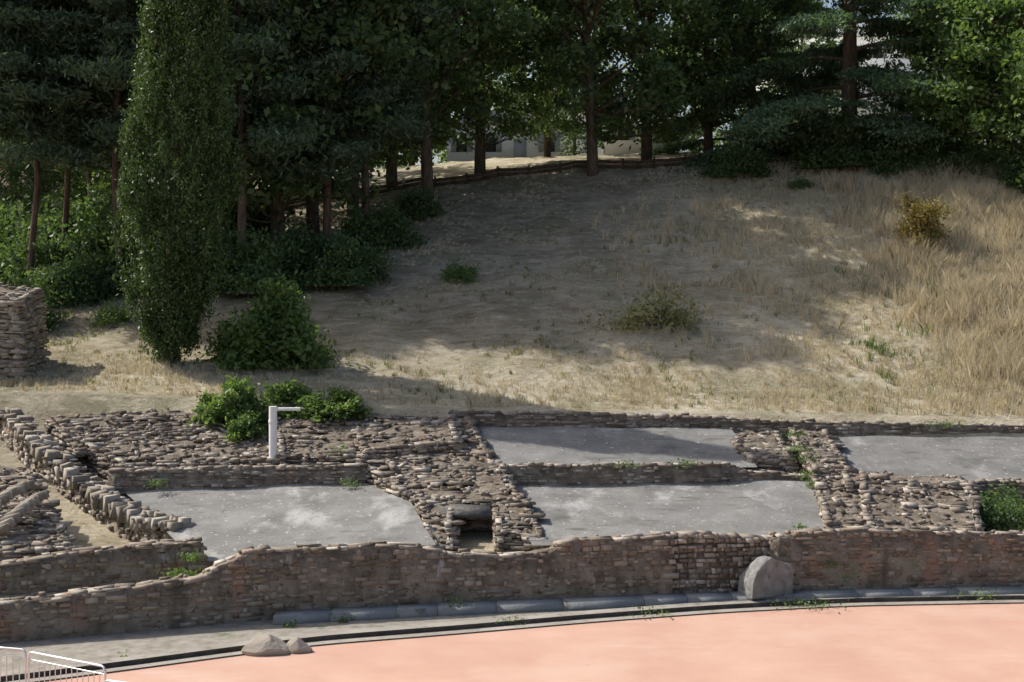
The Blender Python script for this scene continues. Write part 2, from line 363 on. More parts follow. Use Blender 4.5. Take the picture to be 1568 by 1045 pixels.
strip(mb,np.arange(-6.0,40,.5),lambda x:float(wallY(x))-.62,lambda x:float(wallY(x))+.05,.20,0,.3,(1.0,2.2),.004)
mb.obj('stone_bench',['bench'])
# ---------------------------------------------------------------- podium wall
def wx(u):
    x=(u-784)*38/F
    for _ in range(6): x=(u-784)*float(wallY(x))/F
    return x
def wall_pts(table,zb=-.02,off=0,step=.35):
    us=[t[0] for t in table]; x0,x1=wx(us[0]),wx(us[-1]); xs=np.arange(x0,x1+step,step); out=[]
    tx=[wx(u) for u in us]; tz=[t[1] for t in table]
    for x in xs:
        x=min(x,x1)
        if out and x-out[-1][0]<.05: continue
        out.append((x,float(wallY(x))+off,zb,float(np.interp(x,tx,tz))+random.uniform(-.05,.05)))
    return out
pk=dict(rowh=.115,w=(.12,.34),prot=.006,mat=0,core=1,capmat=2,coreout=.0,skip=.3,capw=(.25,.8))
mb=MB()
course_wall(mb,wall_pts([(400,1.78),(500,1.76),(610,1.79),(660,1.62),(700,1.42),(790,1.36),(845,1.42),(870,1.66),(940,1.72),(1030,1.74)]),.55,**pk)
course_wall(mb,wall_pts([(1030,1.7),(1080,1.76),(1130,1.62),(1180,1.6)],off=.12),.45,.15,(.12,.22),.05,2,3,2,caprow=.14,skip=.12)
course_wall(mb,wall_pts([(1180,1.62),(1235,1.72),(1330,1.82),(1420,1.7),(1500,1.66),(1568,1.62),(1700,1.7),(1900,1.6),(2100,1.6)]),.55,**pk)
mb.obj('podium_wall',['podium','podcore','stone','mortar'])
mb=MB()
course_wall(mb,wall_pts([(-500,.8),(-200,.9),(0,.93),(120,1.0),(240,1.12),(300,1.15),(325,1.3),(345,1.45),(365,1.6),(385,1.75),(402,1.8)]),.55,**pk)
mb.obj('corridor_wall',['podium','podcore','stone'])
mb=MB()
def px(u,v,Y,zb): p=at(u,v,Y); return (p[0],p[1],zb,p[2])
course_wall(mb,[px(-300,900,35,.3),px(0,866,36.7,.35),px(100,850,37.2,.4),px(200,838,37.7,.45),px(308,830,38.2,.45)],.6,**pk)
mb.obj('corridor_inner_wall',['podium','podcore','stone'])
# ---------------------------------------------------------------- terraces
def panel(name,FL,FR,BR,BL,n=24):
    mb=MB(); P=[np.array(p,float) for p in (FL,FR,BR,BL)]; g=[]
    for j in range(n+1):
        for i in range(n+1):
            u=i/n;v=j/n; p=(P[0]*(1-u)+P[1]*u)*(1-v)+(P[3]*(1-u)+P[2]*u)*v
            p=p+[0,0,.03*math.sin(p[0]*1.7+p[1])*math.sin(p[1]*1.3)+random.uniform(-.006,.006)]
            g.append(p)
    mb.add(g,[[j*(n+1)+i,j*(n+1)+i+1,(j+1)*(n+1)+i+1,(j+1)*(n+1)+i] for j in range(n) for i in range(n)],0)
    return mb.obj(name,['concrete'],True)
panel('concrete_terrace',at(305,862,38.3),at(668,834,38.8),at(610,738,44.7),at(190,752,44.7))
panel('concrete_terrace',at(815,836,38.8),at(1305,822,39.6),at(1270,735,44.7),at(770,742,44.7))
panel('concrete_terrace',at(745,717,45),at(1160,717,45),at(1120,656,48.9),at(715,653,48.9))
panel('concrete_terrace',at(1285,735,44.6),at(1900,745,44.8),at(1900,672,49),at(1240,668,49))
mb=MB()
course_wall(mb,[px(165,722,44.7,1.6),px(360,716,44.7,1.8),px(560,712,44.7,1.9)],.5,.09,(.16,.45),.01,0,1,0,coreout=0,skip=.2)
mb.obj('cross_wall',['stone','mortar'])
mb=MB(); course_wall(mb,[px(765,714,44.5,2.0),px(950,713,44.5,2.0),px(1120,712,44.6,2.0),px(1145,722,44.7,2.0),px(1250,730,44.7,2.0)],.5,.09,(.16,.45),.005,0,1,0,coreout=0,skip=.35)
mb.obj('cross_wall',['stone','mortar'])
mb=MB(); course_wall(mb,[px(690,630,49,3.3),px(900,634,49,3.2),px(1100,640,49,3.2),px(1215,646,49.1,3.1),px(1400,650,49.2,3.1),px(1568,652,49.3,3.0),px(1900,660,49.3,3.0)],.45,.1,(.18,.5),.01,0,1,0,coreout=0,skip=.25)
mb.obj('rear_wall',['stone','mortar'])
# ---------------------------------------------------------------- central ruin
mb=MB(); H=lambda *a,**k:hexa(mb,*a,**k)
H(at(430,697,45.6),at(640,705,45.3),at(585,640,48.8),at(425,638,48.8),2.0)
H(at(600,712,44.9),at(762,714,44.9),at(715,638,49),at(560,633,49.2),2.0,rough=.06)
H(at(560,690,45.6),at(700,672,46.2),at(690,636,48.6),at(540,645,48.6),3.0)
H(at(650,770,42.0),at(795,762,42.0),at(765,708,45),at(560,712,45),1.3,rough=.06)
H(at(655,806,40.4),at(688,806,40.2),at(694,766,42.2),at(640,752,42.8),1.1)
H(at(764,812,39.7),at(832,824,39.5),at(802,758,42.2),at(756,764,42.2),1.1)
H(at(664,832,39.3),at(690,834,39.3),at(692,806,40.6),at(652,798,40.6),1.1)
v=[]
for dz in (-.13,0):
    for (uu,vv,yy) in ((676,786,41.1),(755,788,41.1),(748,770,42.1),(668,768,42.1)):
        q=at(uu,vv,yy); v.append(q+[0,0,dz])
mb.add(v,BF,2)
patch(mb,at(686,850,42.3),at(762,850,42.3),at(762,780,42.3),at(686,780,42.3),.12,(.15,.3),mat=1)
mb.obj('ruined_radial_wall',['stone','mortar','lintel'])
# ---------------------------------------------------------------- left ruin
mb=MB()
H(at(190,712,45.4),at(432,702,45.4),at(385,650,48.6),at(100,655,48),2.0,rough=.06)
H(at(100,665,47.5),at(350,662,47.8),at(300,604,50.4),at(55,618,50.4),3.0,rough=.06)
H(at(120,690,46.6),at(260,680,47),at(240,632,49),at(90,640,48.6),3.0,rough=.06)
mb.obj('ruined_vault_mass',['stone','mortar'])
mb=MB()
cp=np.array([at(-70,610,51.5),at(12,628,49.5),at(45,662,47.8),at(85,700,46.2),(at(130,738,44.8)),at(180,772,43.3),at(225,796,42.2),at(275,806,41.2)])
tt=np.linspace(0,len(cp)-1,46); cv=np.stack([np.interp(tt,range(len(cp)),cp[:,i]) for i in range(3)],1)
for _ in range(4): cv[1:-1]=(cv[:-2]+2*cv[1:-1]+cv[2:])/4
Tn=norm(np.gradient(cv,axis=0))
C=[];A=[];Hh=[]
for i in range(len(cv)):
    t=Tn[i]; side=norm(np.cross(t,[0,0,1.])); upv=norm(np.cross(side,t)); 
    for k in range(2):
        t2=norm(t+rng.normal(0,.14,3)); s2=norm(side+rng.normal(0,.14,3)-t2*np.dot(side,t2)); u2=np.cross(s2,t2)
        if random.random()<.1: continue
        C.append(cv[i]+upv*random.uniform(-.12,.05)+side*(.2 if k else -.16)+t*random.uniform(-.08,.08)); A.append([t2,s2,u2]); Hh.append([random.uniform(.06,.16),random.uniform(.16,.27),random.uniform(.14,.26)])
stones(mb,C,A,Hh,.12,2)
for i in range(0,len(cv)-5,5):
    p,q=cv[i]+[-.25,-.15,-.15],cv[i+5]+[-.25,-.15,-.15]
    p0=np.array([p[0]-.1,p[1]-.25,.4]);q0=np.array([q[0]-.1,q[1]-.25,.4])
    patch(mb,p0,q0,q,p,.13,(.12,.3),prot=.0,mat=0,core=3,skip=.5,coreoff=.02)
    p,q=cv[i]+[.3,.1,-.12],cv[i+5]+[.3,.1,-.12]
    patch(mb,np.array([q[0]+.1,q[1],.8]),np.array([p[0]+.1,p[1],.8]),p,q,.1,(.15,.4),mat=0,core=1)
    p,q=cv[i],cv[i+5]
    patch(mb,p+[-.28,-.15,-.12],p+[.32,.1,-.12],q+[.32,.1,-.12],q+[-.28,-.15,-.12],.1,(.15,.3),mat=0,core=1,coreoff=0)
mb.obj('vault_rib',['stone','mortar','slab','tan'])
mb=MB()
H(at(-260,860,36.9),at(110,838,38.2),at(70,765,41.3),at(-200,730,43),.3,rough=.06)
H(at(-120,790,40),at(70,768,41.2),at(40,722,43.5),at(-120,700,44.5),.6,rough=.06)
H(at(-40,748,42),at(60,744,42),at(30,715,43.8),at(-60,702,44),.8,rough=.06)
for (u0,v0,Y0,u1,v1,Y1,n) in ((2,812,38.6,60,762,40.2,9),(-30,790,39,40,745,41,9)):
    a=at(u0,v0,Y0);b_=at(u1,v1,Y1)
    C=[];A=[];Hh=[]
    for i in range(n):
        t=i/(n-1); c=a+(b_-a)*t+[0,0,.1*math.sin(t*3)]; d=norm(b_-a); an=.5+.4*t
        ax=norm(np.array([1,-.2,an*.5])+rng.normal(0,.07,3)); s=norm(np.cross(ax,d)); d2=np.cross(s,ax)
        C.append(c);A.append([ax,d2,s]);Hh.append([.28,.07,.12])
    stones(mb,C,A,Hh,.15,2)
mb.obj('ruined_arch_pier',['stone','mortar','slab'])
# ---------------------------------------------------------------- right ruins
mb=MB()
H(at(1150,700,45.6),at(1212,702,45.6),at(1190,660,48.9),at(1103,657,48.9),2.1)
mb.obj('ruined_block',['stone','mortar'])
mb=MB()
H(at(1245,715,44.6),at(1300,718,44.6),at(1262,657,49.1),at(1208,655,49.1),2.0)
H(at(1268,800,40.4),at(1340,808,40.2),at(1320,722,44.8),at(1245,720,44.8),1.1)
H(at(1330,812,40.0),at(1498,806,40.0),at(1488,738,43.4),at(1320,724,43.8),1.1,rough=.06)
H(at(1300,735,43.2),at(1480,742,43.2),at(1470,728,44.6),at(1290,722,44.6),1.6)
mb.obj('ruined_radial_wall',['stone','mortar'])
mb=MB()
course_wall(mb,[px(1498,738,44.4,1.0),px(1568,737,44.4,1.0),px(1800,740,44.4,1.0)],.5,.11,(.15,.4),.02,0,1,0)
H(at(1600,800,40.4),at(1680,800,40.4),at(1670,738,44.2),at(1605,738,44.2),1.1)
mb.obj('chamber_wall',['stone','mortar'])
mb=MB(); a=at(-80,470,52.5); b_=at(52,470,52.5)
zb=float(T(a[0],52.5))-.4
H(np.array([a[0],52,8.5]),np.array([b_[0]-.5,52,8.05]),np.array([b_[0]-.35,54.2,8.5]),np.array([a[0],54.2,8.9]),zb,spread=.35,rowh=.11,sides='tflr',w=(.2,.5),skip=.1)
mb.obj('masonry_pier',['slab','mortar'])
# stele
mb=MB(); prof=[(-.62,0),(-.60,.42),(-.50,.70),(-.20,1.0),(-.02,1.06),(.2,.98),(.60,.84),(.70,.74),(.70,.4),(.70,0)]
c=at(1172,899,38.35); n=len(prof); ang=.42; ca,sa=math.cos(ang),math.sin(ang); v=[]
for dy,s in ((-.3,.97),(-.27,1.0),(.05,1.0),(.4,.86)):
    for k,(x,z) in enumerate(prof):
        X=x*s+random.uniform(-.025,.025)-(.1 if dy>.3 else 0); Z=z*s+random.uniform(-.025,.025); v.append([c[0]+X*ca-dy*sa,c[1]+X*sa+dy*ca,.18+Z*(1 if dy<.3 else .85)])
f=[[j*n+i,j*n+i+1,(j+1)*n+i+1,(j+1)*n+i] for j in range(3) for i in range(n-1)]
mb.add(v,f,0)
mb.add([v[i] for i in range(n)]+[[c[0]+.3*sa,c[1]-.3*ca,.55]],[[(i+1)%n,i,n] for i in range(n)],0)
mb.obj('carved_stone_stele',['stele'])
def boulder(loc,r,sc,seed):
    import bmesh
    bm=bmesh.new(); bmesh.ops.create_icosphere(bm,subdivisions=3,radius=1); R=random.Random(seed)
    pl=[(Vector((R.uniform(-1,1),R.uniform(-1,1),R.uniform(-.3,1))).normalized(),R.uniform(.6,.85)) for _ in range(9)]
    for v in bm.verts:
        for nn,d in pl:
            k=v.co.dot(nn)
            if k>d: v.co-=nn*(k-d)
        v.co+=Vector((R.uniform(-.02,.02),)*3)
        v.co=Vector((v.co.x*sc[0],v.co.y*sc[1],v.co.z*sc[2]))*r
    me=bpy.data.meshes.new('boulder'); bm.to_mesh(me); bm.free(); me.materials.append(M['slab'])
    return inst('boulder',me,loc,0)
p=at(408,996,32.9); boulder((p[0],p[1],.1),.5,(1.25,.8,.66),3)
p=at(458,996,33.0); boulder((p[0],p[1],.08),.32,(1,.8,.8),5)
mb=MB(); a=at(418,696,45.5); b_=at(418,626,45.5); e=at(460,624,45.6)
tube(mb,[a-[0,0,.3],b_-[0,0,.15],b_+[0,0,.07]],[.13,.13,.13],14)
tube(mb,[b_-[.02,0,.02],[e[0],e[1],b_[2]-.02]],[.055,.055],10)
tube(mb,[b_-[0,0,.45],b_-[0,0,.37]],.145,14)
mb.obj('white_pipe',['paint'])
def barrier(p,q):
    mb=MB(); p=np.array(p,float);q=np.array(q,float); d=q-p; L=np.linalg.norm(d); d/=L; s=np.array([d[1],-d[0],0])
    z=np.array([0,0,1.])
    loop=[p+z*.2,p+z*1.0]+[p+d*.1*(1-math.cos(a))+z*(1.0+.1*math.sin(a)) for a in (.5,1.0,1.57)]
    loop+= [q-d*.1*(1-math.cos(a))+z*(1.0+.1*math.sin(a)) for a in (1.57,1.0,.5)]+[q+z*1.0,q+z*.2,p+z*.2]
    tube(mb,loop,.024,8)
    tube(mb,[p+z*.95,q+z*.95],.013,6)
    k=int(L/.15)
    for i in range(1,k): 
        b0=p+d*(L*i/k); tube(mb,[b0+z*.2,b0+z*.95],.011,5,cap=False)
    for b0 in (p+d*.3,q-d*.3):
        tube(mb,[b0+s*.32+z*.0,b0+s*.3+z*.05,b0+z*.2,b0-s*.3+z*.05,b0-s*.32],.016,6)
    mb.obj('crowd_barrier',['steel'])
barrier((-12.0,29.4,0),(-9.83,28.75,0)); barrier((-9.72,28.6,0),(-7.85,27.45,0)); barrier((-7.6,26.5,0),(-5.6,25.6,0))
# ridge fence: dark wooden boards on posts along the crest path
mb=MB(); fxs=[(u-784)*80/F for u in np.arange(330,1170,24)]
for i in range(len(fxs)-1):
    x0,x1=fxs[i],fxs[i+1]; z0,z1=float(T(x0,80)),float(T(x1,80))
    for (za,zb_) in ((.08,.26),(.32,.50)):
        v=[[x0,79.97,z0+za],[x1,79.97,z1+za],[x1,80.03,z1+za],[x0,80.03,z0+za],[x0,79.97,z0+zb_],[x1,79.97,z1+zb_],[x1,80.03,z1+zb_],[x0,80.03,z0+zb_]]
        mb.add(v,BF,0)
    if i%2==0: box(mb,[x0-.06,80.035,z0-.3],[x0+.06,80.15,z0+.62])
mb.obj('ridge_fence',['fence'])
# ---------------------------------------------------------------- vegetation
def bez(a,b_,c,n=6):
    t=np.linspace(0,1,n)[:,None]; return a*(1-t)**2+2*b_*t*(1-t)+c*t*t
def decid(seed,H,cb,R,ncl=200,nl=95,ls=.16,sig=.6,mats=('bark','leaf_dark'),tr=.28,flat=.6):
    global rng; rng=np.random.default_rng(seed)
    mb=MB(); lean=rng.normal(0,.4,2)
    tp=np.array([[0,0,-.6],[0,0,0],[lean[0]*.2,lean[1]*.2,H*.2],[lean[0]*.6,lean[1]*.6,H*.45],[lean[0],lean[1],H*.8]])
    tube(mb,tp,[tr*1.5,tr*1.15,tr*.9,tr*.65,tr*.12],9,0)
    lobes=norm(rng.normal(0,1,(9,3))); la=rng.uniform(-.35,.4,9)
    d=norm(rng.normal(0,1,(ncl,3))); r=rng.uniform(.3,1,ncl)**.45
    r=r*(1+ (np.clip(d@lobes.T,0,1)**3@la)); hz=(H-cb)/2
    C=np.stack([d[:,0]*R*r,d[:,1]*R*r,cb+hz+d[:,2]*hz*r],1); C[:,2]=np.maximum(C[:,2],cb*.7+rng.uniform(0,1,ncl))
    for i in range(0,ncl,4):
        c=C[i]; z0=max(min(cb*.8,H*.3),min(c[2]*.65,H*.7)); s=np.array([np.interp(z0,tp[:,2],tp[:,0]),np.interp(z0,tp[:,2],tp[:,1]),z0])
        m_=(s+c)/2+[0,0,-.5+rng.uniform(-.4,.8)]; k=np.linalg.norm(c-s)
        tube(mb,bez(s,m_,c),np.linspace(min(.035*k*.5+.03,tr*.5),.012,6),5,0,False)
    n=ncl*nl; idx=rng.integers(0,ncl,n); s=rng.uniform(.45,1.2,ncl)*sig
    P=C[idx]+rng.normal(0,1,(n,3))*s[idx][:,None]*np.array([1,1,flat])
    leaves(mb,P,ls,ls*.62,.6)
    return mb.mesh('tree',mats)
def pine(seed,H,cb,R,mats=('pinebark','needle'),droop=.0,nb=60,tr=.2):
    global rng; rng=np.random.default_rng(seed)
    mb=MB(); ln=rng.normal(0,.6,2)
    tp=np.array([[0,0,-.6],[0,0,.1],[ln[0]*.5+.15,ln[1]*.3,H*.25],[ln[0]*.3,ln[1]*.5,H*.5],[ln[0]*.9,ln[1]*.7,H*.75],[ln[0],ln[1],H]]); tube(mb,tp,[tr*1.3,tr,tr*.85,tr*.7,tr*.5,.03],9,0)
    PP=[]
    for i in range(nb):
        z=cb+(H-cb)*(i/nb)**.9; t=(z-cb)/(H-cb); r=R*(1-t)**.6*rng.uniform(.5,1.05)+.5; a=i*2.4+rng.uniform(-.4,.4)
        s=np.array([np.interp(z,tp[:,2],tp[:,0]),np.interp(z,tp[:,2],tp[:,1]),z]); e=s+np.array([math.cos(a)*r,math.sin(a)*r,r*(.12-droop)])
        m_=(s+e)/2+[0,0,.12*r]; B=bez(s,m_,e,7); tube(mb,B,np.linspace(.05,.012,7),5,0,False)
        k=int(r*5)+3
        tq=rng.uniform(.3,1.02,k); base=np.stack([np.interp(tq,np.linspace(0,1,7),B[:,j]) for j in range(3)],1)
        base+=rng.normal(0,1,(k,3))*np.array([.45,.45,.12])*(r*.22+.1)
        PP.append(base)
    C=np.concatenate(PP); nl=50; idx=np.repeat(np.arange(len(C)),nl)
    P=C[idx]+rng.normal(0,1,(len(idx),3))*np.array([.36,.36,.17])
    leaves(mb,P,.17,.05,.3)
    return mb.mesh('pine',mats)
def cedar(seed,H,cb,R,nb=42):
    global rng; rng=np.random.default_rng(seed)
    mb=MB(); tp=np.array([[0,0,-.6],[0,0,.1],[.1,0,H*.5],[.2,.1,H]]); tube(mb,tp,[.6,.48,.3,.04],10,0)
    C=[]
    for i in range(nb):
        z=cb+(H-cb)*(i/nb); t=(z-cb)/(H-cb); r=R*(1-t*.72)*rng.uniform(.7,1.08); a=i*2.4+rng.uniform(-.3,.3)
        s=np.array([.1,0,z]); e=s+np.array([math.cos(a)*r,math.sin(a)*r,-.16*r+rng.uniform(-.3,.5)]); m_=(s+e)/2+[0,0,.20*r]
        B=bez(s,m_,e,10); tube(mb,B,np.linspace(.13,.015,10),6,0,False)
        k=int(r*11); tq=rng.uniform(.22,1.03,k)**.8
        base=np.stack([np.interp(tq,np.linspace(0,1,10),B[:,j]) for j in range(3)],1)
        side=np.array([-math.sin(a),math.cos(a),0]); w=rng.normal(0,1,k)*(.13*r+.2)*(1.15-tq*.7)
        base+=side*w[:,None]; base[:,2]-=np.abs(w)*.18+rng.uniform(0,.15,k); C.append(base)
    C=np.concatenate(C); idx=np.repeat(np.arange(len(C)),46)
    P=C[idx]+rng.normal(0,1,(len(idx),3))*np.array([.31,.31,.08]); leaves(mb,P,.14,.06,1.2)
    P2=P[rng.integers(0,len(P),len(P)//4)]-np.abs(rng.normal(0,1,(len(P)//4,1)))*[0,0,.35]
    leaves(mb,P2,.13,.04,0,axis=np.array([0,0,-2.]))
    return mb.mesh('cedar',('bark','cedar'))
def bush(seed,rx,ry,rz,ncl=60,nl=90,ls=.09,mat='leaf_mid',sig=.28,up=.5):
    global rng; rng=np.random.default_rng(seed); mb=MB()
    d=norm(rng.normal(0,1,(ncl,3))); d[:,2]=np.abs(d[:,2])*1.0-.15; r=rng.uniform(.35,1,ncl)**.5*(1+.3*np.sin(d[:,0]*5+seed)*np.cos(d[:,1]*4))
    C=d*r[:,None]*np.array([rx,ry,rz]); C[:,2]=np.maximum(C[:,2]+rz*.08,.08)
    for i in range(0,ncl,3): tube(mb,bez(np.array([rng.normal(0,.12),rng.normal(0,.12),-.1]),C[i]*[.4,.4,.7],C[i],5),np.linspace(.035,.008,5),4,0,False)
    n=ncl*nl; idx=rng.integers(0,ncl,n); P=C[idx]+rng.normal(0,1,(n,3))*sig*np.array([1,1,.8]); P[:,2]=np.maximum(P[:,2],.02)
    leaves(mb,P,ls,ls*.5,up)
    return mb.mesh('bush',('bark',mat))
# cypress
rng=np.random.default_rng(11); mb=MB()
tube(mb,[[0,0,-.4],[0,0,.2],[.1,0,5],[.3,0,14]],[.42,.32,.25,.08],10,0)
for k in range(5): tube(mb,[[0,0,.1],[.25*math.cos(k*1.3),.25*math.sin(k*1.3),.8],[.6*math.cos(k*1.3),.6*math.sin(k*1.3),2.2]],[.14,.11,.06],6,0,False)
HC=19.5; n=1600; hz=rng.uniform(0,1,n)**.9; th=rng.uniform(0,2*math.pi,n)
prof_r=np.interp(hz,[0,.04,.12,.25,.40,.55,.7,.88,1],[.35,.9,1.5,1.95,1.9,1.6,1.22,.6,.1])
lump=1+.14*np.sin(th*5+hz*22)+.12*np.sin(th*3-hz*37+1)
rad=prof_r*lump*rng.uniform(.68,1.04,n)
C=np.stack([np.cos(th)*rad+hz*.9-.05,np.sin(th)*rad,.45+hz*HC],1)
idx=np.repeat(np.arange(n),80); sz=rng.uniform(.6,1.4,n)
P=C[idx]+rng.normal(0,1,(len(idx),3))*np.array([.10,.10,.34])*sz[idx][:,None]
out=np.stack([np.cos(th),np.sin(th),np.zeros(n)],1)[idx]*.5
leaves(mb,P,.09,.034,.1,axis=out*.8+np.array([0,0,1.6]),mat=1)
cyp=mb.mesh('cypress',('bark','cypress'))
def gp(u,Y,dz=0): x=(u-784)*Y/F; return (x,Y,float(T(x,Y))+dz)
p=at(262,555,54); inst('cypress_tree',cyp,(p[0],54,float(T(p[0],54))-.05))
A1=decid(21,19,2.6,6.0,205,95); A2=decid(22,21,3.0,6.4,215,95,sig=.62); A3=decid(23,17,1.4,5.3,185,95)
LO=decid(26,19,2.0,6.5,120,60,.26,.75); LO2=decid(27,17,1.0,6.0,110,60,.26,.75,mats=('bark','leaf_mid'))
Bm=decid(24,13,.8,5.0,200,100,.14,mats=('bark','leaf_bright'))
P1=pine(31,21,4.5,3.8); P2=pine(32,21,7,3.6,nb=54,tr=.16); P3=pine(33,20,5.5,3.8,nb=56,tr=.16); CE=cedar(41,22,.9,9.5)
for i,(u,Y,me,s,r) in enumerate([(655,76,A2,1.1,0),(908,79.0,A1,1.05,2),(990,84,A3,1.1,1),(425,69,A3,1.3,3),(540,76,A1,1.05,4),(735,84,A3,1.1,5),
      (1085,86,A1,.95,.5),(600,82,A3,1.1,2.2),(480,71,A2,1.1,5),(838,94,A3,.8,4.1)]):
    inst('oak_tree',me,gp(u,Y,-.1),r,s)
for i,(u,Y,me,s) in enumerate([(42,66,P2,1),(96,69,P3,1),(145,76,P2,.95),(186,65,P3,1.05),(500,68,P1,1.0),(370,65,P1,1.1),(-30,64,P2,1),(560,71,P1,1.05),(330,72,P1,1.1)]):
    inst('pine_tree',me,gp(u,Y,-.1),i*1.3,s)
inst('cedar_tree',CE,gp(1300,79,-.1),.4,1.05); inst('cedar_tree',CE,gp(1150,88,-.1),2.6,.85)
inst('maple_tree',Bm,gp(1575,73,-.3),0,1.0); inst('maple_tree',Bm,gp(1520,80,-.3),1.8,1.0); inst('maple_tree',Bm,gp(1690,70,-.3),3,1.1)
wd=bpy.data.objects.new('distant_trees',None); scene.collection.objects.link(wd)
R_=random.Random(3)
for i,(u,Y,s) in enumerate([(-260,84,1.1),(290,84,1.0),(350,90,1.05),(440,108,1.0),(540,112,1.0),(630,116,1.0),(720,122,.9),(1060,116,.85),(1210,112,.8),(1520,98,1.0),(1640,95,1.1),(1760,92,1.1),(60,112,1.0),(-60,108,1.0),(170,108,1.0),(190,84,.6),(880,104,.5),(-10,86,.45),(60,84,.36),(125,88,.42)]):
    inst('tree_clump_%d'%i,[LO,LO2][i%2] if i<17 else LO,gp(u,Y,-.5),R_.uniform(0,6),s,wd)
B_l=bush(51,1.8,1.4,3.0,100,80,.14,'leaf_bright',.30); inst('laurel_bush',B_l,gp(420,54.3,-.2))
B_ivy=bush(52,1,1,1,60,110,.075,'leaf_mid',.12)
for (u,v,Y,sx,sz) in ((362,640,48.9,1.3,1.4),(440,630,49.6,1.5,1.1),(520,628,49.8,1.8,.85),(380,664,47.6,.6,.8)):
    q=at(u,v,Y); inst('ivy_bush',B_ivy,(q[0],q[1],q[2]-.2),u,(sx,1.0,sz))
D1=bush(53,2.2,1.6,2.2,80,90,.12,'leaf_dark',.35); D2=bush(54,1.3,1.2,1.6,50,50,.10,'leaf_mid',.3)
for i,(u,Y,s,me) in enumerate([(470,66,1.0,D1),(540,64,.9,D1),(400,64,1.1,D1),(580,69,.9,D1),(640,73,.7,D1),(705,63.5,.6,D2),(1130,77,.8,D1),(1228,74,.45,D2),
    (1390,75,.9,D1),(1480,74,.8,D1),(1570,72,.9,D1),(1220,80,1.2,D1),(1310,77.5,1.2,D1),(1430,78,1.2,D1),(20,60,.9,D1),(110,64,.9,D1),(170,60,.6,D2),(30,72,1.4,D1),(100,75,1.3,D1),(160,75,1.4,D1),(-20,75,1.5,D1),(220,70,1.6,D1),(300,66,1.3,D1),(340,70,1.5,D1),(60,68,1.2,D1),(170,67,1.3,D1),(1400,74.5,.7,D2),(1640,70,1.2,D1)]):
    inst('shrub',me,gp(u,Y,-.15),i*1.1,s)
RB=bush(55,.95,.85,2.9,66,80,.08,'rust',.22); inst('dry_shrub',RB,gp(1413,64.8,-.1),0,1.08) 
WB=bush(56,1.0,.7,1.1,30,55,.07,'leaf_dark',.2)
DB=bush(57,2.0,.9,1.3,50,36,.10,'olive',.4)
inst('wild_bush',DB,gp(1010,58,-.1),0,1.0)
for (u,v,Y,s) in ((1530,800,42,.9),(1560,790,43,1.0),(1518,760,43.4,.9),(1590,800,41.6,.8)):
    q=at(u,v,Y); inst('fern_plant',WB,(q[0],q[1],1.2),u,s)
rng=np.random.default_rng(5); mb=MB()
for (u,v,Y,r,n) in ((1225,690,46.5,.5,200),(1232,705,45.6,.45,180),(1240,730,44.5,.4,220),(1245,745,43.9,.3,140),(275,882,37.2,.45,300),(290,855,37.8,.3,140),(535,742,44.2,.25,120),(240,742,44.2,.3,130),
     (525,955,36.0,.2,120),(445,962,35.5,.2,80),(1050,712,44.5,.5,130),(520,690,45.4,.3,80),(1225,812,39.8,.25,90),(190,1010,32.2,.12,50),(1215,668,48.2,.5,160),(1270,866,39.0,.2,60),(1440,652,49.1,.8,160),(960,714,44.4,.6,90),
     (1240,926,37.6,.9,200),(1000,945,36.6,.6,90),(780,954,35.7,.4,60),(1500,912,38.4,.8,110),(880,908,38.0,.4,50),(700,925,36.8,.3,50)):
    q=at(u,v,Y); P=q+rng.normal(0,1,(n,3))*np.array([r*.5,r*.4,.07])+[0,0,.05]; leaves(mb,P,.05,.02,0,axis=np.array([0,0,1.]),mat=0)
mb.obj('weeds',['leaf_bright'])
rng=np.random.default_rng(9)
def tufts(name,N,hfun,mat,wd_=.016,nb=12,region=(-22,30,50,82),keep=None):
    x=rng.uniform(region[0],region[1],N); y=rng.uniform(region[2],region[3],N)
    if keep is not None: k=keep(x,y)>rng.uniform(0,1,N); x=x[k];y=y[k]
    h=hfun(x,y); N=len(x); i=np.repeat(np.arange(N),nb); n=len(i)
    bx=x[i]+rng.normal(0,.10,n)*(h[i]+.4); by=y[i]+rng.normal(0,.10,n)*(h[i]+.4); bz=T(bx,by)-.02
    hh=h[i]*rng.uniform(.5,1.15,n); a=rng.uniform(0,2*math.pi,n); le=rng.uniform(.1,.65,n)*hh
    B=np.stack([bx,by,bz],1); tip=B+np.stack([np.cos(a)*le,np.sin(a)*le,hh*.92],1)
    mid=B+np.stack([np.cos(a)*le*.3,np.sin(a)*le*.3,hh*.55],1)
    wa=rng.uniform(0,math.pi,n); w=np.stack([np.cos(wa),np.sin(wa)*.5,np.zeros(n)],1)*(wd_*rng.uniform(.6,1.4,n))[:,None]
    V=np.stack([B-w,B+w,mid+w*.8,tip,mid-w*.8],1)
    mb=MB(); mb.add(V.reshape(-1,3),np.arange(n*5).reshape(n,5),0); mb.obj(name,[mat])
pn=lambda x,y:.5+.5*np.sin(x*.7+2*np.sin(y*.45))*np.sin(y*.6+1.5*np.sin(x*.33))
hf=lambda x,y: .07+.11*pn(x,y)+np.clip((x-9)/8,0,1)*.2+.12*np.clip((56-y)/4,0,1)
tufts('dry_grass',42000,hf,'straw',.011,10,keep=lambda x,y:.10+.6*pn(x,y)**2+np.clip((x-8)/5,0,1)*.5+.2*np.clip((56-y)/3,0,1))
tufts('tall_dry_grass',9000,lambda x,y:.6+.75*pn(x+3,y),'straw',.013,20,region=(14,34,53,74),keep=lambda x,y:np.clip((x-15.5-(y<58)*1)/3,0,1)*(.25+.75*pn(x*1.3,y*1.1)))
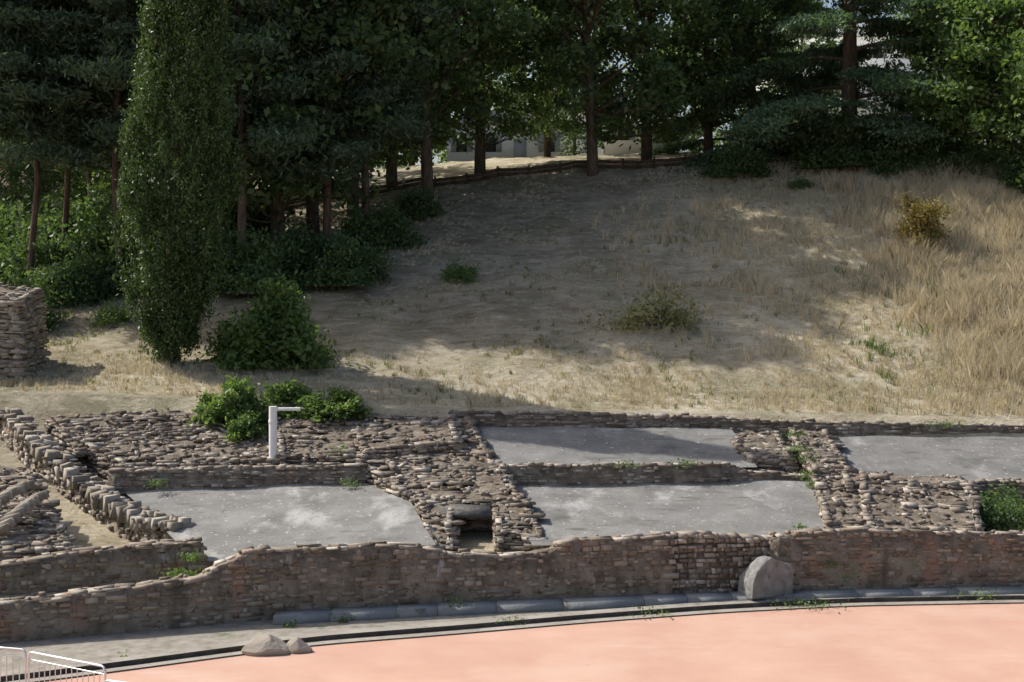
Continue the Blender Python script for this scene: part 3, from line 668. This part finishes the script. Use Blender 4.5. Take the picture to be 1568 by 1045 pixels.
tufts('tall_dry_grass',900,lambda x,y:.35+.4*pn(x+3,y),'straw',.012,18,region=(4,14,55,72),keep=lambda x,y:pn(x*1.3,y*1.1)**2)
tufts('green_grass',5200,lambda x,y:.12+.2*pn(x+5,y+2),'olive',.014,12,region=(-22,30,50,80),keep=lambda x,y:pn(x*.9+4,y*.8+2)**3)
tufts('green_grass',1600,lambda x,y:.3+.3*pn(x+5,y+2),'leaf_mid',.014,12,region=(12,30,52,64),keep=lambda x,y:pn(x*1.2+4,y*1.1+2)**5)
# ---------------------------------------------------------------- buildings
def house(name,x,y,w,d,h,rh,wall='white',roof='roof',zb=None,nw=3,floors=1,rot=0):
    e=bpy.data.objects.new(name,None); scene.collection.objects.link(e); zb=float(T(x,y))-.3 if zb is None else zb
    e.location=(x,y,zb); e.rotation_euler=(0,0,rot)
    m_=MB(); box(m_,[-w/2,-d/2,0],[w/2,d/2,h]); m_.obj('walls',[wall],parent=e)
    m_=MB(); o=.4; v=[[-w/2-o,-d/2-o,h],[w/2+o,-d/2-o,h],[w/2+o,d/2+o,h],[-w/2-o,d/2+o,h],[-w/2+d*.3,0,h+rh],[w/2-d*.3,0,h+rh]]
    v=[[a,b,c+.004] for a,b,c in v]
    m_.add(v,[[0,1,5,4],[2,3,4,5]],0); m_.add(v,[[1,2,5],[3,0,4]],0); m_.add(v[:4],[[3,2,1,0]],0); m_.obj('roof',[roof],parent=e)
    m_=MB(); fh=h/floors
    for k in range(floors):
        for i in range(nw):
            if k==0 and i==nw//2: continue
            cx=-w/2+w*(i+.5)/nw; z0=k*fh+fh*.38; box(m_,[cx-.4,-d/2-.02,z0],[cx+.4,-d/2+.1,z0+fh*.4],0)
            for sx in (-.62,.62): box(m_,[cx+sx-.2,-d/2-.05,z0],[cx+sx+.2,-d/2-.01,z0+fh*.4],1)
    m_.obj('windows',['glass','wood'],parent=e)
    m_=MB(); cx=-w/2+w*(nw//2+.5)/nw; box(m_,[cx-.5,-d/2-.03,.3],[cx+.5,-d/2+.1,2.4]); m_.obj('door',['wood'],parent=e)
house('white_house',9.2,104,5,5,3.8,1.2,'white','greyroof',nw=2)
house('white_house',-.5,112,9,5,3.6,1.2,'white','greyroof',nw=4)
house('apartment_building',4,135,14,10,6,2.5,'white','greyroof',nw=6,floors=2)
house('red_roof_house',-30.5,94,9,6,2.6,3.2,'beige','roof',nw=3)
house('apartment_building',33,128,22,10,12,2,'white','greyroof',nw=8,floors=4)
# ---------------------------------------------------------------- light / camera
s=Vector((-.80,.32,.88)).normalized()
L=bpy.data.lights.new('sun','SUN'); L.energy=5.0; L.angle=math.radians(.5); L.color=(1,.955,.875)
lo=bpy.data.objects.new('sun',L); lo.rotation_euler=s.to_track_quat('Z','Y').to_euler(); scene.collection.objects.link(lo)
w=bpy.data.worlds.new('World'); scene.world=w; w.use_nodes=True; nt=w.node_tree
sk=nt.nodes.new('ShaderNodeTexSky'); sk.sky_type='NISHITA'; sk.sun_disc=False
sk.sun_elevation=math.asin(s.z); sk.sun_rotation=math.atan2(s.x,s.y); sk.dust_density=4; sk.air_density=1.0
nt.links.new(sk.outputs[0],nt.nodes['Background'].inputs[0]); nt.nodes['Background'].inputs[1].default_value=.15
cam=bpy.data.cameras.new('camera'); cam.sensor_width=36; cam.lens=50; cam.shift_y=-72.5/1568; cam.clip_end=4000
co=bpy.data.objects.new('camera',cam); co.location=(0,0,CAMH); co.rotation_euler=(math.radians(90),0,0); scene.collection.objects.link(co); scene.camera=co
scene.view_settings.view_transform='Standard'; scene.view_settings.look='None'; scene.view_settings.exposure=0
